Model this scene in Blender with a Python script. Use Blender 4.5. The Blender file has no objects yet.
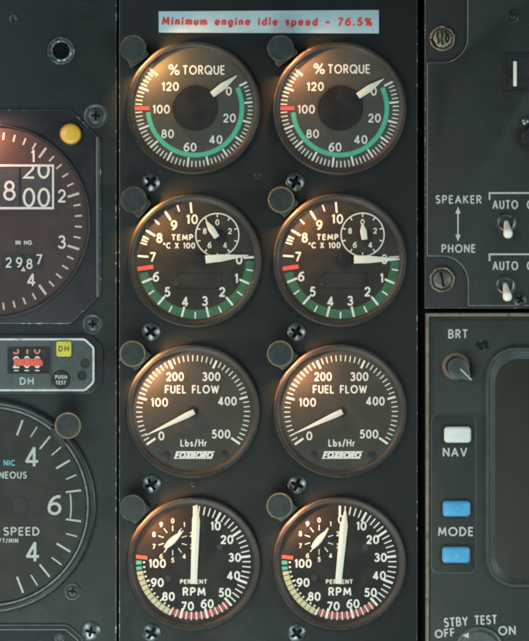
import bpy, math, random
from math import sin, cos, pi, radians, hypot, atan2
random.seed(7)
S = 0.00045                      # one photo pixel on the panel plane, in metres
sc = bpy.context.scene
C = sc.collection

# ------------------------------------------------------------------ camera, world, lamps, exposure
CAMD = 1.25
cam = bpy.data.cameras.new('camera'); cam_o = bpy.data.objects.new('camera', cam); C.objects.link(cam_o)
cam_o.location = (0, -CAMD, 0); cam_o.rotation_euler = (radians(90), 0, 0)
cam.sensor_fit = 'VERTICAL'; cam.sensor_height = 24.0
cam.lens = 24.0 * CAMD / (641 * S)
cam.clip_start = 0.05; cam.clip_end = 50
sc.camera = cam_o
w = bpy.data.worlds.new('World'); sc.world = w; w.use_nodes = True
bg = w.node_tree.nodes['Background']
bg.inputs[0].default_value = (0.62, 0.86, 1.0, 1); bg.inputs[1].default_value = 0.07
sc.view_settings.view_transform = 'Standard'
sc.view_settings.look = 'None'
sc.view_settings.exposure = 0.0
sc.view_settings.gamma = 1.0
sc.cycles.filter_width = 2.3      # a slightly soft lens

def area(name, loc, target, size, power, col, sizey=None):
    l = bpy.data.lights.new(name, 'AREA'); l.shape = 'RECTANGLE'; l.size = size; l.size_y = sizey or size
    l.energy = power; l.color = col
    o = bpy.data.objects.new(name, l); C.objects.link(o); o.location = loc
    from mathutils import Vector
    d = Vector(target) - Vector(loc)
    o.rotation_euler = d.to_track_quat('-Z', 'Y').to_euler()
    return o
area('cockpit_window_light', (-0.40, -0.50, 0.18), (0, 0, -0.06), 0.30, 2.0, (0.80, 0.95, 1.0))
area('low_fill_light', (-0.12, -0.34, -0.36), (-.02, 0, -0.16), 0.30, 2.5, (0.86, 1.0, 0.93))
area('side_window_light', (0.46, -0.36, -0.02), (0.05, 0, -0.08), 0.25, 1.5, (0.86, 1.0, 0.97))

# ------------------------------------------------------------------ materials
MATS = {}
def mat(name, col, rough=0.5, metal=0.0, var=0.15, vs=260, dust=0.0, bump=0.0, bs=2600, spec=0.5,
        wear=None, emit=None, es=0.0, rv=0.12, coat=0.0):
    if name in MATS: return MATS[name]
    m = bpy.data.materials.new(name); m.use_nodes = True; MATS[name] = m
    nt = m.node_tree; N = nt.nodes; L = nt.links
    p = N['Principled BSDF']
    p.inputs['Metallic'].default_value = metal
    p.inputs['Specular IOR Level'].default_value = spec
    p.inputs['Coat Weight'].default_value = coat
    tc = N.new('ShaderNodeNewGeometry')
    n = N.new('ShaderNodeTexNoise'); n.inputs['Scale'].default_value = vs; n.inputs['Detail'].default_value = 6
    n.inputs['Roughness'].default_value = 0.65
    L.new(tc.outputs['Position'], n.inputs['Vector'])
    r = N.new('ShaderNodeMapRange'); r.inputs[1].default_value = .3; r.inputs[2].default_value = .7
    r.inputs[3].default_value = 1 - var; r.inputs[4].default_value = 1 + var
    L.new(n.outputs['Fac'], r.inputs[0])
    mx = N.new('ShaderNodeMix'); mx.data_type = 'RGBA'; mx.blend_type = 'MULTIPLY'; mx.inputs[0].default_value = 1
    mx.inputs[6].default_value = (*col, 1); L.new(r.outputs[0], mx.inputs[7])
    out = mx.outputs[2]
    if dust > 0:
        d = N.new('ShaderNodeTexNoise'); d.inputs['Scale'].default_value = 1500; d.inputs['Detail'].default_value = 3
        L.new(tc.outputs['Position'], d.inputs['Vector'])
        dr = N.new('ShaderNodeMapRange'); dr.inputs[1].default_value = .66; dr.inputs[2].default_value = .74
        dr.inputs[3].default_value = 0; dr.inputs[4].default_value = dust
        L.new(d.outputs['Fac'], dr.inputs[0])
        # long fine scratches / wipe marks
        mp = N.new('ShaderNodeMapping'); mp.inputs['Scale'].default_value = (1, 1, 14); mp.inputs['Rotation'].default_value = (0, .35, 0)
        L.new(tc.outputs['Position'], mp.inputs['Vector'])
        s2 = N.new('ShaderNodeTexNoise'); s2.inputs['Scale'].default_value = 90; s2.inputs['Detail'].default_value = 5
        L.new(mp.outputs[0], s2.inputs['Vector'])
        sr = N.new('ShaderNodeMapRange'); sr.inputs[1].default_value = .55; sr.inputs[2].default_value = .85
        sr.inputs[3].default_value = 0; sr.inputs[4].default_value = dust * .22
        L.new(s2.outputs['Fac'], sr.inputs[0])
        ad = N.new('ShaderNodeMath'); ad.operation = 'ADD'; ad.use_clamp = True
        L.new(dr.outputs[0], ad.inputs[0]); L.new(sr.outputs[0], ad.inputs[1])
        m2 = N.new('ShaderNodeMix'); m2.data_type = 'RGBA'
        L.new(ad.outputs[0], m2.inputs[0]); L.new(out, m2.inputs[6]); m2.inputs[7].default_value = (.34, .36, .35, 1)
        out = m2.outputs[2]
    if wear:
        wcol, thr = wear
        d = N.new('ShaderNodeTexNoise'); d.inputs['Scale'].default_value = 330; d.inputs['Detail'].default_value = 7
        d.inputs['Roughness'].default_value = .7
        L.new(tc.outputs['Position'], d.inputs['Vector'])
        dr = N.new('ShaderNodeMapRange'); dr.inputs[1].default_value = thr; dr.inputs[2].default_value = thr + .07
        L.new(d.outputs['Fac'], dr.inputs[0])
        m2 = N.new('ShaderNodeMix'); m2.data_type = 'RGBA'
        L.new(dr.outputs[0], m2.inputs[0]); L.new(out, m2.inputs[6]); m2.inputs[7].default_value = (*wcol, 1)
        out = m2.outputs[2]
    L.new(out, p.inputs['Base Color'])
    rr = N.new('ShaderNodeMapRange'); rr.inputs[1].default_value = .3; rr.inputs[2].default_value = .7
    rr.inputs[3].default_value = max(.03, rough - rv); rr.inputs[4].default_value = min(1, rough + rv)
    L.new(n.outputs['Fac'], rr.inputs[0]); L.new(rr.outputs[0], p.inputs['Roughness'])
    if bump > 0:
        b = N.new('ShaderNodeTexNoise'); b.inputs['Scale'].default_value = bs; b.inputs['Detail'].default_value = 4
        L.new(tc.outputs['Position'], b.inputs['Vector'])
        bp = N.new('ShaderNodeBump'); bp.inputs['Strength'].default_value = bump; bp.inputs['Distance'].default_value = 0.0002
        L.new(b.outputs['Fac'], bp.inputs['Height']); L.new(bp.outputs[0], p.inputs['Normal'])
    if emit:
        p.inputs['Emission Color'].default_value = (*emit, 1); p.inputs['Emission Strength'].default_value = es
    return m

BRASS = (.42, .33, .19)
M_center = mat('centre panel paint', (.0070, .0100, .0096), .58, spec=.24, var=.14, vs=45, dust=.10, bump=.35)
M_left = mat('left panel paint', (.0130, .0185, .0176), .56, spec=.28, var=.16, vs=50, dust=.12, bump=.35)
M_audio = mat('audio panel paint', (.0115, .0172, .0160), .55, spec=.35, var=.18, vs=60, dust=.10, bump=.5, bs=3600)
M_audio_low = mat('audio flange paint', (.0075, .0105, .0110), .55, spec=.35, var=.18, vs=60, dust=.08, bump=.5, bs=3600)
M_radar = mat('radar faceplate paint', (.0150, .0215, .0195), .56, spec=.28, var=.16, vs=60, dust=.12, bump=.5, bs=3600)
M_edge = mat('worn panel edge', (.035, .045, .048), .4, wear=((.38, .41, .40), .56), var=.2)
M_dark = mat('dark gap', (.003, .0035, .005), .7, spec=.1)
M_case = mat('instrument case paint', (.0125, .0135, .0165), .5, spec=.35, dust=.06, bump=.25, vs=80)
M_bezel = mat('bezel enamel', (.021, .022, .020), .45, spec=.32, dust=.08, bump=.2, vs=200)
M_bezel_edge = mat('bezel worn edge', (.032, .031, .027), .42, spec=.35, wear=((.22, .19, .14), .62), var=.3)
M_inner = mat('inner black rim', (.012, .012, .012), .5)
M_face_grey = mat('grey dial paint', (.053, .054, .043), .62, spec=.22, var=.07, vs=120, dust=.10)
M_face_fuel = mat('grey fuel dial paint', (.042, .040, .031), .62, spec=.22, var=.07, vs=120, dust=.10)
M_face_olive = mat('olive dial paint', (.025, .022, .016), .6, spec=.22, var=.10, vs=120, dust=.06)
M_face_black = mat('black dial paint', (.0115, .011, .009), .55, spec=.22, var=.1, vs=120, dust=.05)
M_face_brown = mat('brown dial paint', (.050, .034, .031), .6, spec=.22, var=.06, vs=70, dust=.08)
M_face_vsi = mat('dark green dial paint', (.024, .025, .020), .55, spec=.22, var=.09, vs=70, dust=.08)
M_white = mat('white dial paint', (.66, .65, .57), .6, var=.05)
M_dull = mat('dull white engraving', (.40, .41, .37), .6, var=.16, vs=900)
M_cream = mat('cream pointer paint', (.62, .61, .52), .6, var=.04)
M_green = mat('green arc paint', (.06, .37, .24), .55, var=.10, vs=600)
M_dgreen = mat('dark green arc paint', (.028, .105, .045), .55, var=.15, vs=600)
M_red = mat('red line paint', (.62, .085, .055), .5, var=.12, vs=900)
M_dred = mat('dark red arc paint', (.30, .05, .036), .5, var=.2, vs=900)
M_yellow = mat('pale yellow arc paint', (.46, .42, .25), .6, var=.1, vs=600)
M_hubblack = mat('black hub', (.006, .006, .007), .6, var=.1, spec=.3)
M_black = mat('black enamel', (.013, .014, .016), .4, dust=.05)
M_cap = mat('lamp cap paint', (.023, .030, .029), .45, spec=.35, dust=.05, bump=.4, vs=300)
M_caprim = mat('lamp cap worn rim', (.060, .052, .038), .40, wear=((.17, .13, .08), .56), var=.3)
M_brassrim = mat('lamp cap brass rim', (.19, .145, .085), .45, metal=.3, var=.3, vs=500)
M_steel = mat('screw steel', (.15, .175, .175), .34, metal=.8, var=.35, vs=700)
M_dsteel = mat('dark painted screw', (.028, .035, .035), .42, metal=.1, var=.35, vs=700)
M_recess = mat('screw recess', (.005, .006, .006), .7, spec=.15)
M_brassold = mat('old brass fastener', (.20, .18, .125), .4, metal=.6, var=.5, vs=900, bump=.8)
M_placard = mat('pale blue placard', (.33, .45, .50), .55, var=.06, vs=120)
M_redink = mat('red placard ink', (.50, .035, .03), .6, var=.15, vs=900)
M_yknob = mat('yellow knob plastic', (.62, .36, .035), .45, var=.05, coat=.2)
M_ylamp = mat('yellow annunciator plastic', (.46, .42, .03), .4, var=.08)
M_ink = mat('dark ink', (.06, .055, .01), .5)
M_orange = mat('orange drum digits', (.62, .17, .07), .5)
M_flag = mat('red flag stripe', (.60, .085, .045), .55, var=.2, vs=700)
M_frameline = mat('white worn frame line', (.46, .50, .49), .5, wear=((.16, .17, .17), .60), var=.15)
M_beige = mat('worn beige frame', (.145, .122, .09), .55, wear=((.05, .048, .04), .57), var=.25)
M_wbtn = mat('white key', (.54, .57, .55), .4, var=.06, vs=200)
M_bbtn = mat('blue key', (.05, .27, .50), .4, var=.06, vs=200)
M_bdot = mat('dark blue print', (.13, .27, .36), .5)
M_bat = mat('ivory toggle', (.70, .69, .60), .4, var=.06)
M_nut = mat('toggle nut', (.07, .085, .08), .35, metal=.7, var=.3, vs=600)
M_screen = mat('dark screen glass', (.021, .022, .017), .5, spec=.22, var=.06, vs=30)
M_scrbez = mat('screen bezel paint', (.031, .041, .040), .45, dust=.08, bump=.3)
M_cyan = mat('cyan print', (.12, .42, .52), .5)
M_tan = mat('tan worn ring', (.11, .08, .05), .6, var=.4, vs=500)
M_pink = mat('pale pink mark', (.60, .42, .38), .5)

def glass(name, tint=.98, rough=.08, amount=1.0):
    m = bpy.data.materials.new(name); m.use_nodes = True; nt = m.node_tree; N = nt.nodes; L = nt.links
    N.remove(N['Principled BSDF']); o = N['Material Output']
    t = N.new('ShaderNodeBsdfTransparent'); t.inputs[0].default_value = (tint, tint, tint, 1)
    g = N.new('ShaderNodeBsdfGlossy'); g.inputs['Roughness'].default_value = rough
    f = N.new('ShaderNodeFresnel'); f.inputs[0].default_value = 1.4
    mn = N.new('ShaderNodeMath'); mn.operation = 'MINIMUM'; mn.inputs[1].default_value = .07; L.new(f.outputs[0], mn.inputs[0])
    mx = N.new('ShaderNodeMixShader'); L.new(mn.outputs[0], mx.inputs[0]); L.new(t.outputs[0], mx.inputs[1]); L.new(g.outputs[0], mx.inputs[2])
    tc = N.new('ShaderNodeNewGeometry'); n = N.new('ShaderNodeTexNoise'); n.inputs['Scale'].default_value = 110; n.inputs['Detail'].default_value = 8
    L.new(tc.outputs['Position'], n.inputs['Vector'])
    r = N.new('ShaderNodeMapRange'); r.inputs[1].default_value = .42; r.inputs[2].default_value = .72; r.inputs[3].default_value = .001; r.inputs[4].default_value = .022
    L.new(n.outputs['Fac'], r.inputs[0]); d = N.new('ShaderNodeBsdfDiffuse'); d.inputs[0].default_value = (.55, .53, .48, 1)
    m2 = N.new('ShaderNodeMixShader'); L.new(r.outputs[0], m2.inputs[0]); L.new(mx.outputs[0], m2.inputs[1]); L.new(d.outputs[0], m2.inputs[2])
    L.new(m2.outputs[0], o.inputs[0]); return m
M_glass = glass('cover glass')

# ------------------------------------------------------------------ mesh helpers (pixel units: x right, y down, h towards the viewer)
def W(x, y, h=0): return ((x - 264.5) * S, -h * S, (320.5 - y) * S)
def tag(o, label=None, cat=None, group=None, kind=None):
    if label: o['label'] = label
    if cat: o['category'] = cat
    if group: o['group'] = group
    if kind: o['kind'] = kind
    return o
def thing(name, x, y, label, cat, group=None, h=0):
    o = bpy.data.objects.new(name, None); C.objects.link(o); o.empty_display_size = .005
    o.location = W(x, y, h); return tag(o, label, cat, group)
def root_loc(o):
    l = o.location.copy()
    while o.parent: o = o.parent; l = l + o.location
    return l

class MB:
    def __init__(s): s.v = []; s.f = []; s.m = []
    def face(s, idx, m=0): s.f.append(tuple(idx)); s.m.append(m)
    def pts(s, P):
        b = len(s.v); s.v += list(P); return list(range(b, b + len(P)))
    def bridge(s, a, b, m=0, closed=True):
        n = len(a)
        for i in range(n if closed else n - 1):
            j = (i + 1) % n; s.face((a[i], a[j], b[j], b[i]), m)
    def prism(s, out, h0, h1, bev=0, m=0, me=None, cap_m=None):
        """outline extruded from h0 to h1 with a rounded top edge"""
        if me is None: me = m
        out = cw(out)
        rings = [(0, h0), (0, h1 - bev)]
        if bev > 0: rings += [(bev * .3, h1 - bev * .3), (bev, h1)]
        prev = None
        for k, (o, h) in enumerate(rings):
            r = s.pts([(x, y, h) for x, y in offset(out, -o)])
            if prev: s.bridge(prev, r, m if k == 1 else me)
            prev = r
        cm = m if cap_m is None else cap_m
        Q = [s.v[i] for i in prev]; n = len(Q)
        conv = all((Q[i][0] - Q[i - 1][0]) * (Q[(i + 1) % n][1] - Q[i][1]) - (Q[i][1] - Q[i - 1][1]) * (Q[(i + 1) % n][0] - Q[i][0]) > -1e-4 for i in range(n))
        if conv: s.face(prev, cm)
        else:
            from mathutils.geometry import tessellate_polygon
            from mathutils import Vector
            for tr in tessellate_polygon([[Vector((q[0], q[1], 0)) for q in Q]]): s.face([prev[i] for i in tr], cm)
    def frame(s, out, inn, h0, h1, hin=None, bev=0, m=0, me=None):
        """ring between two outlines with the same number of points"""
        if me is None: me = m
        out = cw(out); inn = cw(inn)
        if hin is None: hin = h0
        seq = [(out, 0, h0), (out, 0, h1 - bev)]
        if bev > 0: seq += [(out, -bev, h1), (inn, bev, h1), (inn, 0, h1 - bev)]
        else: seq += [(inn, 0, h1)]
        seq += [(inn, 0, hin)]
        prev = None
        for k, (o, d, h) in enumerate(seq):
            r = s.pts([(x, y, h) for x, y in offset(o, d)])
            if prev: s.bridge(prev, r, me if (bev > 0 and k in (2, 4)) else m)
            prev = r
    def lathe(s, cx, cy, prof, n=96, m=0, ms=None, cap=True, wob=None):
        prev = None
        for k, (r, h) in enumerate(prof):
            if r <= 1e-6:
                c = s.pts([(cx, cy, h)])[0]
                for i in range(n): s.face((prev[i], prev[(i + 1) % n], c), ms[k - 1] if ms else m)
                return
            ring = s.pts([(cx + r * (1 + (wob(i, k) if wob else 0)) * sin(2 * pi * i / n), cy - r * (1 + (wob(i, k) if wob else 0)) * cos(2 * pi * i / n), h) for i in range(n)])
            if prev: s.bridge(prev, ring, ms[k - 1] if ms else m)
            prev = ring
    def disc(s, cx, cy, r, h, m=0, n=64):
        s.face(s.pts([(cx + r * sin(2 * pi * i / n), cy - r * cos(2 * pi * i / n), h) for i in range(n)]), m)
    def quad(s, P, h, m=0): s.face(s.pts([(x, y, h) for x, y in P]), m)
    def radial(s, cx, cy, a, r0, r1, wd, h, m=0, w1=None):
        """tick mark at clockwise angle a (degrees from twelve o'clock)"""
        w1 = wd if w1 is None else w1
        u = (sin(radians(a)), -cos(radians(a))); p = (-u[1], u[0])
        s.quad([(cx + u[0] * r0 + p[0] * wd / 2, cy + u[1] * r0 + p[1] * wd / 2), (cx + u[0] * r1 + p[0] * w1 / 2, cy + u[1] * r1 + p[1] * w1 / 2),
                (cx + u[0] * r1 - p[0] * w1 / 2, cy + u[1] * r1 - p[1] * w1 / 2), (cx + u[0] * r0 - p[0] * wd / 2, cy + u[1] * r0 - p[1] * wd / 2)], h, m)
    def arc(s, cx, cy, a0, a1, r0, r1, h, m=0):
        n = max(2, int(abs(a1 - a0) / 2))
        A = []; B = []
        for i in range(n + 1):
            a = radians(a0 + (a1 - a0) * i / n)
            A.append((cx + r0 * sin(a), cy - r0 * cos(a), h)); B.append((cx + r1 * sin(a), cy - r1 * cos(a), h))
        s.bridge(s.pts(A), s.pts(B), m, closed=False)
    def stroke(s, P, t, h, m=0):
        """flat painted line of width t along the points P"""
        n = len(P); closed = n > 3 and hypot(P[0][0] - P[-1][0], P[0][1] - P[-1][1]) < 1e-6
        if closed: P = P[:-1]; n -= 1
        A = []; B = []
        for i in range(n):
            a = P[i - 1] if (i > 0 or closed) else None
            b = P[(i + 1) % n] if (i < n - 1 or closed) else None
            p = P[i]; ds = []
            if a: d = hypot(p[0] - a[0], p[1] - a[1]) or 1; ds.append(((p[0] - a[0]) / d, (p[1] - a[1]) / d))
            if b: d = hypot(b[0] - p[0], b[1] - p[1]) or 1; ds.append(((b[0] - p[0]) / d, (b[1] - p[1]) / d))
            if len(ds) == 1: nx, ny = -ds[0][1], ds[0][0]; k = 1
            else:
                nx, ny = -(ds[0][1] + ds[1][1]), ds[0][0] + ds[1][0]
                l = hypot(nx, ny)
                if l < 1e-4: nx, ny = -ds[0][1], ds[0][0]; k = 1
                else: nx /= l; ny /= l; k = min(1.9, 1 / max(.3, nx * -ds[0][1] + ny * ds[0][0]))
            ex = ey = 0
            if len(ds) == 1:      # small square end
                q = t * .22 * (-1 if b else 1); ex, ey = ds[0][0] * q, ds[0][1] * q
            A.append((p[0] + nx * t / 2 * k + ex, p[1] + ny * t / 2 * k + ey, h)); B.append((p[0] - nx * t / 2 * k + ex, p[1] - ny * t / 2 * k + ey, h))
        s.bridge(s.pts(A), s.pts(B), m, closed=closed)
    def build(s, name, mats, parent=None, sharp=35, loc=None):
        me = bpy.data.meshes.new(name)
        if parent is not None:
            L = root_loc(parent)
        elif loc: L = loc
        else: L = (0, 0, 0)
        V = []
        for x, y, h in s.v:
            q = W(x, y, h); V.append((q[0] - L[0], q[1] - L[1], q[2] - L[2]))
        me.from_pydata(V, [], s.f)
        if not isinstance(mats, (list, tuple)): mats = [mats]
        for mm in mats: me.materials.append(mm)
        me.polygons.foreach_set('material_index', s.m)
        me.polygons.foreach_set('use_smooth', [True] * len(s.f))
        import bmesh
        b = bmesh.new(); b.from_mesh(me); b.normal_update()
        # flat faces must look at the viewer
        flip = [f for f in b.faces if f.normal.y > .9999]
        bmesh.ops.recalc_face_normals(b, faces=b.faces)
        for f in b.faces:
            pass
        isl = [f for f in b.faces if f.normal.y > .7]
        fr = [f for f in b.faces if f.normal.y < -.7]
        if isl and not any(len(e.link_faces) > 1 for f in isl[:1] for e in f.edges) : bmesh.ops.reverse_faces(b, faces=isl)
        b.to_mesh(me); b.free()
        me.set_sharp_from_angle(angle=radians(sharp))
        o = bpy.data.objects.new(name, me); C.objects.link(o)
        if parent is not None: o.parent = parent
        elif loc: o.location = loc
        return o

def sgn(P): return sum(P[i][0] * P[(i + 1) % len(P)][1] - P[(i + 1) % len(P)][0] * P[i][1] for i in range(len(P)))
def cw(P): return P if sgn(P) > 0 else P[::-1]
def offset(P, d):
    """grow (d>0) or shrink (d<0) a closed outline"""
    if abs(d) < 1e-9: return list(P)
    n = len(P); R = []
    for i in range(n):
        a, p, b = P[i - 1], P[i], P[(i + 1) % n]
        d1 = hypot(p[0] - a[0], p[1] - a[1]) or 1e-9; d2 = hypot(b[0] - p[0], b[1] - p[1]) or 1e-9
        n1 = ((p[1] - a[1]) / d1, -(p[0] - a[0]) / d1); n2 = ((b[1] - p[1]) / d2, -(b[0] - p[0]) / d2)
        nx, ny = n1[0] + n2[0], n1[1] + n2[1]; l = hypot(nx, ny) or 1e-9; nx /= l; ny /= l
        k = 1 / max(.4, nx * n1[0] + ny * n1[1])
        R.append((p[0] + nx * d * k, p[1] + ny * d * k))
    return R
def rrect(x0, y0, x1, y1, r, n=8):
    P = []
    for cx, cy, a0 in ((x1 - r, y0 + r, -90), (x1 - r, y1 - r, 0), (x0 + r, y1 - r, 90), (x0 + r, y0 + r, 180)):
        for i in range(n + 1):
            a = radians(a0 + 90 * i / n); P.append((cx + r * cos(a), cy + r * sin(a)))
    return P
def circle(cx, cy, r, n=48): return [(cx + r * cos(2 * pi * i / n), cy + r * sin(2 * pi * i / n)) for i in range(n)]
def fillet(P, rr, n=6):
    """round the corners of a polygon; rr = radius or list of radii"""
    R = []; m = len(P)
    for i in range(m):
        r = rr[i] if isinstance(rr, (list, tuple)) else rr
        a, p, b = P[i - 1], P[i], P[(i + 1) % m]
        if r <= 0: R.append(p); continue
        da = hypot(a[0] - p[0], a[1] - p[1]); db = hypot(b[0] - p[0], b[1] - p[1]); r = min(r, da * .48, db * .48)
        s_ = (p[0] + (a[0] - p[0]) / da * r, p[1] + (a[1] - p[1]) / da * r); e = (p[0] + (b[0] - p[0]) / db * r, p[1] + (b[1] - p[1]) / db * r)
        for k in range(n + 1):
            t = k / n; R.append(((1 - t) ** 2 * s_[0] + 2 * t * (1 - t) * p[0] + t * t * e[0], (1 - t) ** 2 * s_[1] + 2 * t * (1 - t) * p[1] + t * t * e[1]))
    return R

# ------------------------------------------------------------------ engraved stroke lettering
def A_(cx, cy, rx, ry, a0, a1, n=None):
    n = n or max(4, int(abs(a1 - a0) / 15))
    return [(cx + rx * cos(radians(a0 + (a1 - a0) * i / n)), cy + ry * sin(radians(a0 + (a1 - a0) * i / n))) for i in range(n + 1)]
def E_(cx, cy, rx, ry):
    P = A_(cx, cy, rx, ry, 0, 360, 24); P[-1] = P[0]; return P
G = {
 ' ': (.32, []),
 '0': (.60, [E_(.30, .5, .30, .5)]),
 '1': (.20, [[(0, .82), (.17, 1), (.17, 0)]]),
 '2': (.56, [A_(.28, .70, .26, .30, 165, -38) + [(0, 0), (.56, 0)]]),
 '3': (.54, [A_(.25, .76, .23, .24, 150, -90), A_(.25, .27, .28, .27, 90, -150)]),
 '4': (.62, [[(.43, 0), (.43, 1), (0, .24), (.62, .24)]]),
 '5': (.54, [[(.50, 1), (.15, 1), (.07, .53)] + A_(.25, .31, .28, .31, 122, -145)]),
 '6': (.58, [A_(.52, .30, .52, .70, 84, 180), E_(.29, .30, .29, .30)]),
 '7': (.54, [[(0, 1), (.54, 1), (.15, 0)]]),
 '8': (.54, [E_(.27, .76, .215, .24), E_(.27, .27, .27, .27)]),
 '9': (.58, [A_(.06, .70, .52, .70, 276, 360), E_(.29, .70, .29, .30)]),
 '%': (.84, [E_(.16, .79, .15, .20), E_(.68, .21, .15, .20), [(.68, 1), (.16, 0)]]),
 '.': (.08, [[(.04, 0), (.04, .12)]]), '-': (.40, [[(0, .42), (.40, .42)]]), '/': (.34, [[(0, -.1), (.34, 1.05)]]),
 '°': (.20, [E_(.1, .85, .1, .13)]),
 'A': (.70, [[(0, 0), (.35, 1), (.70, 0)], [(.13, .33), (.57, .33)]]),
 'B': (.52, [[(0, 0), (0, 1)], [(0, 1), (.24, 1)] + A_(.24, .76, .22, .24, 90, -90) + [(0, .52)], [(.24, .52)] + A_(.25, .26, .27, .26, 90, -90) + [(0, 0)]]),
 'C': (.66, [A_(.42, .5, .42, .5, 52, 308)]),
 'D': (.62, [[(.20, 0), (0, 0), (0, 1), (.20, 1)] + A_(.20, .5, .42, .5, 90, -90)]),
 'E': (.42, [[(.42, 1), (0, 1), (0, 0), (.42, 0)], [(0, .52), (.38, .52)]]),
 'F': (.42, [[(.42, 1), (0, 1), (0, 0)], [(0, .50), (.38, .50)]]),
 'G': (.74, [A_(.44, .5, .44, .5, 48, 340) + [(.85, .46), (.5, .46)]]),
 'H': (.60, [[(0, 0), (0, 1)], [(.60, 0), (.60, 1)], [(0, .52), (.60, .52)]]),
 'I': (.02, [[(.01, 0), (.01, 1)]]),
 'K': (.56, [[(0, 0), (0, 1)], [(.52, 1), (.03, .48)], [(.16, .60), (.56, 0)]]),
 'L': (.40, [[(0, 1), (0, 0), (.40, 0)]]),
 'M': (.78, [[(0, 0), (.08, 1), (.39, .22), (.70, 1), (.78, 0)]]),
 'N': (.62, [[(0, 0), (0, 1), (.62, 0), (.62, 1)]]),
 'O': (.88, [E_(.44, .5, .44, .5)]),
 'P': (.50, [[(0, 0), (0, 1), (.24, 1)] + A_(.24, .73, .26, .27, 90, -90) + [(0, .46)]]),
 'Q': (.88, [E_(.44, .5, .44, .5), [(.52, .32), (.86, -.04)]]),
 'R': (.50, [[(0, 0), (0, 1), (.24, 1)] + A_(.24, .74, .24, .26, 90, -90) + [(0, .48)], [(.24, .48), (.50, 0)]]),
 'S': (.48, [A_(.25, .755, .22, .245, 40, 262) + A_(.24, .26, .24, .26, 78, -140)]),
 'T': (.52, [[(0, 1), (.52, 1)], [(.26, 1), (.26, 0)]]),
 'U': (.58, [[(0, 1), (0, .30)] + A_(.29, .30, .29, .30, 180, 360) + [(.58, 1)]]),
 'V': (.64, [[(0, 1), (.32, 0), (.64, 1)]]),
 'W': (.98, [[(0, 1), (.24, 0), (.49, .92), (.74, 0), (.98, 1)]]),
 'X': (.58, [[(0, 1), (.58, 0)], [(.56, 1), (.02, 0)]]),
 'Y': (.58, [[(0, 1), (.29, .48), (.58, 1)], [(.29, .48), (.29, 0)]]),
 'b': (.46, [[(0, 1), (0, 0)], E_(.23, .28, .23, .28)]),
 'd': (.46, [[(.46, 1), (.46, 0)], E_(.23, .30, .23, .30)]),
 'e': (.48, [[(.02, .32), (.46, .32)] + A_(.24, .30, .24, .30, 5, 315)]),
 'g': (.46, [E_(.23, .30, .23, .30), [(.46, .6), (.46, -.05)] + A_(.23, -.08, .23, .2, 0, -140)]),
 'i': (.04, [[(.02, 0), (.02, .60)], [(.02, .80), (.02, .95)]]),
 'l': (.04, [[(.02, 0), (.02, 1)]]),
 'm': (.68, [[(0, 0), (0, .6)], A_(.17, .40, .17, .20, 180, 0) + [(.34, 0)], A_(.51, .40, .17, .20, 180, 0) + [(.68, 0)]]),
 'n': (.38, [[(0, 0), (0, .6)], A_(.19, .38, .19, .22, 180, 0) + [(.38, 0)]]),
 'p': (.46, [[(0, .6), (0, -.28)], E_(.23, .30, .23, .30)]),
 'r': (.24, [[(0, 0), (0, .6)], A_(.18, .36, .18, .24, 180, 70)]),
 's': (.32, [A_(.16, .45, .14, .15, 40, 250) + A_(.16, .15, .16, .15, 70, -140)]),
 'u': (.38, [[(0, .6), (0, .22)] + A_(.19, .22, .19, .22, 180, 360) + [(.38, .6)]]),
}
def split_sharp(Q, lim=70):
    closed = len(Q) > 3 and hypot(Q[0][0] - Q[-1][0], Q[0][1] - Q[-1][1]) < 1e-6
    if closed: return [Q]
    R = []; cur = [Q[0]]
    for i in range(1, len(Q)):
        cur.append(Q[i])
        if i < len(Q) - 1:
            a = atan2(Q[i][1] - Q[i - 1][1], Q[i][0] - Q[i - 1][0]); b = atan2(Q[i + 1][1] - Q[i][1], Q[i + 1][0] - Q[i][0])
            d = abs((b - a + pi) % (2 * pi) - pi)
            if d > radians(lim): R.append(cur); cur = [Q[i]]
    R.append(cur); return R
def text(mb, st, cx, cy, hgt, t, width=None, h=0, m=0, align='c', rot=0, gap=.17, shear=0, clip=None, jit=0):
    """painted lettering centred on (cx, cy); cap height hgt, stroke t; clip=(ymin,ymax) in photo rows"""
    H = hgt - t
    tw = 0
    for k, ch in enumerate(st): tw += G[ch][0] * H + (t + gap * H if k < len(st) - 1 else 0)
    tw += t
    kx = (width / tw) if width else 1
    W_ = tw * kx
    x = {'c': -W_ / 2, 'l': 0, 'r': -W_}[align] + t / 2
    ca, sa = cos(radians(rot)), sin(radians(rot))
    lift = 0
    for ch in st:
        jy = random.uniform(-jit, jit) * hgt
        for P in G[ch][1]:
            Q = []
            for (px, py) in P:
                lx = x + px * H * kx + shear * (py - .5) * H; ly = -H / 2 + py * H + jy
                X = cx + lx * ca + ly * sa; Y = cy - ly * ca + lx * sa
                if clip: Y = min(max(Y, clip[0]), clip[1])
                Q.append((X, Y))
            if clip and max(q[1] for q in Q) - min(q[1] for q in Q) < .01: continue
            if clip:   # keep only the run inside the window
                run = [q for q in Q if clip[0] + .01 < q[1] < clip[1] - .01]
                if len(run) < 2 and not any(abs(Q[i][1] - Q[i + 1][1]) > 1 for i in range(len(Q) - 1)): continue
                runs = []; cur = []
                for i, q in enumerate(Q):
                    edge = q[1] <= clip[0] + .01 or q[1] >= clip[1] - .01
                    if cur and edge and (cur[-1][1] == q[1]):
                        if len(cur) > 1: runs.append(cur)
                        cur = [q]
                    else: cur.append(q)
                if len(cur) > 1: runs.append(cur)
            else: runs = split_sharp(Q)
            for q in runs:
                mb.stroke(q, t, h + lift, m); lift = (lift + .035) % .28
        x += (G[ch][0] * H + t + gap * H) * kx

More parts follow.
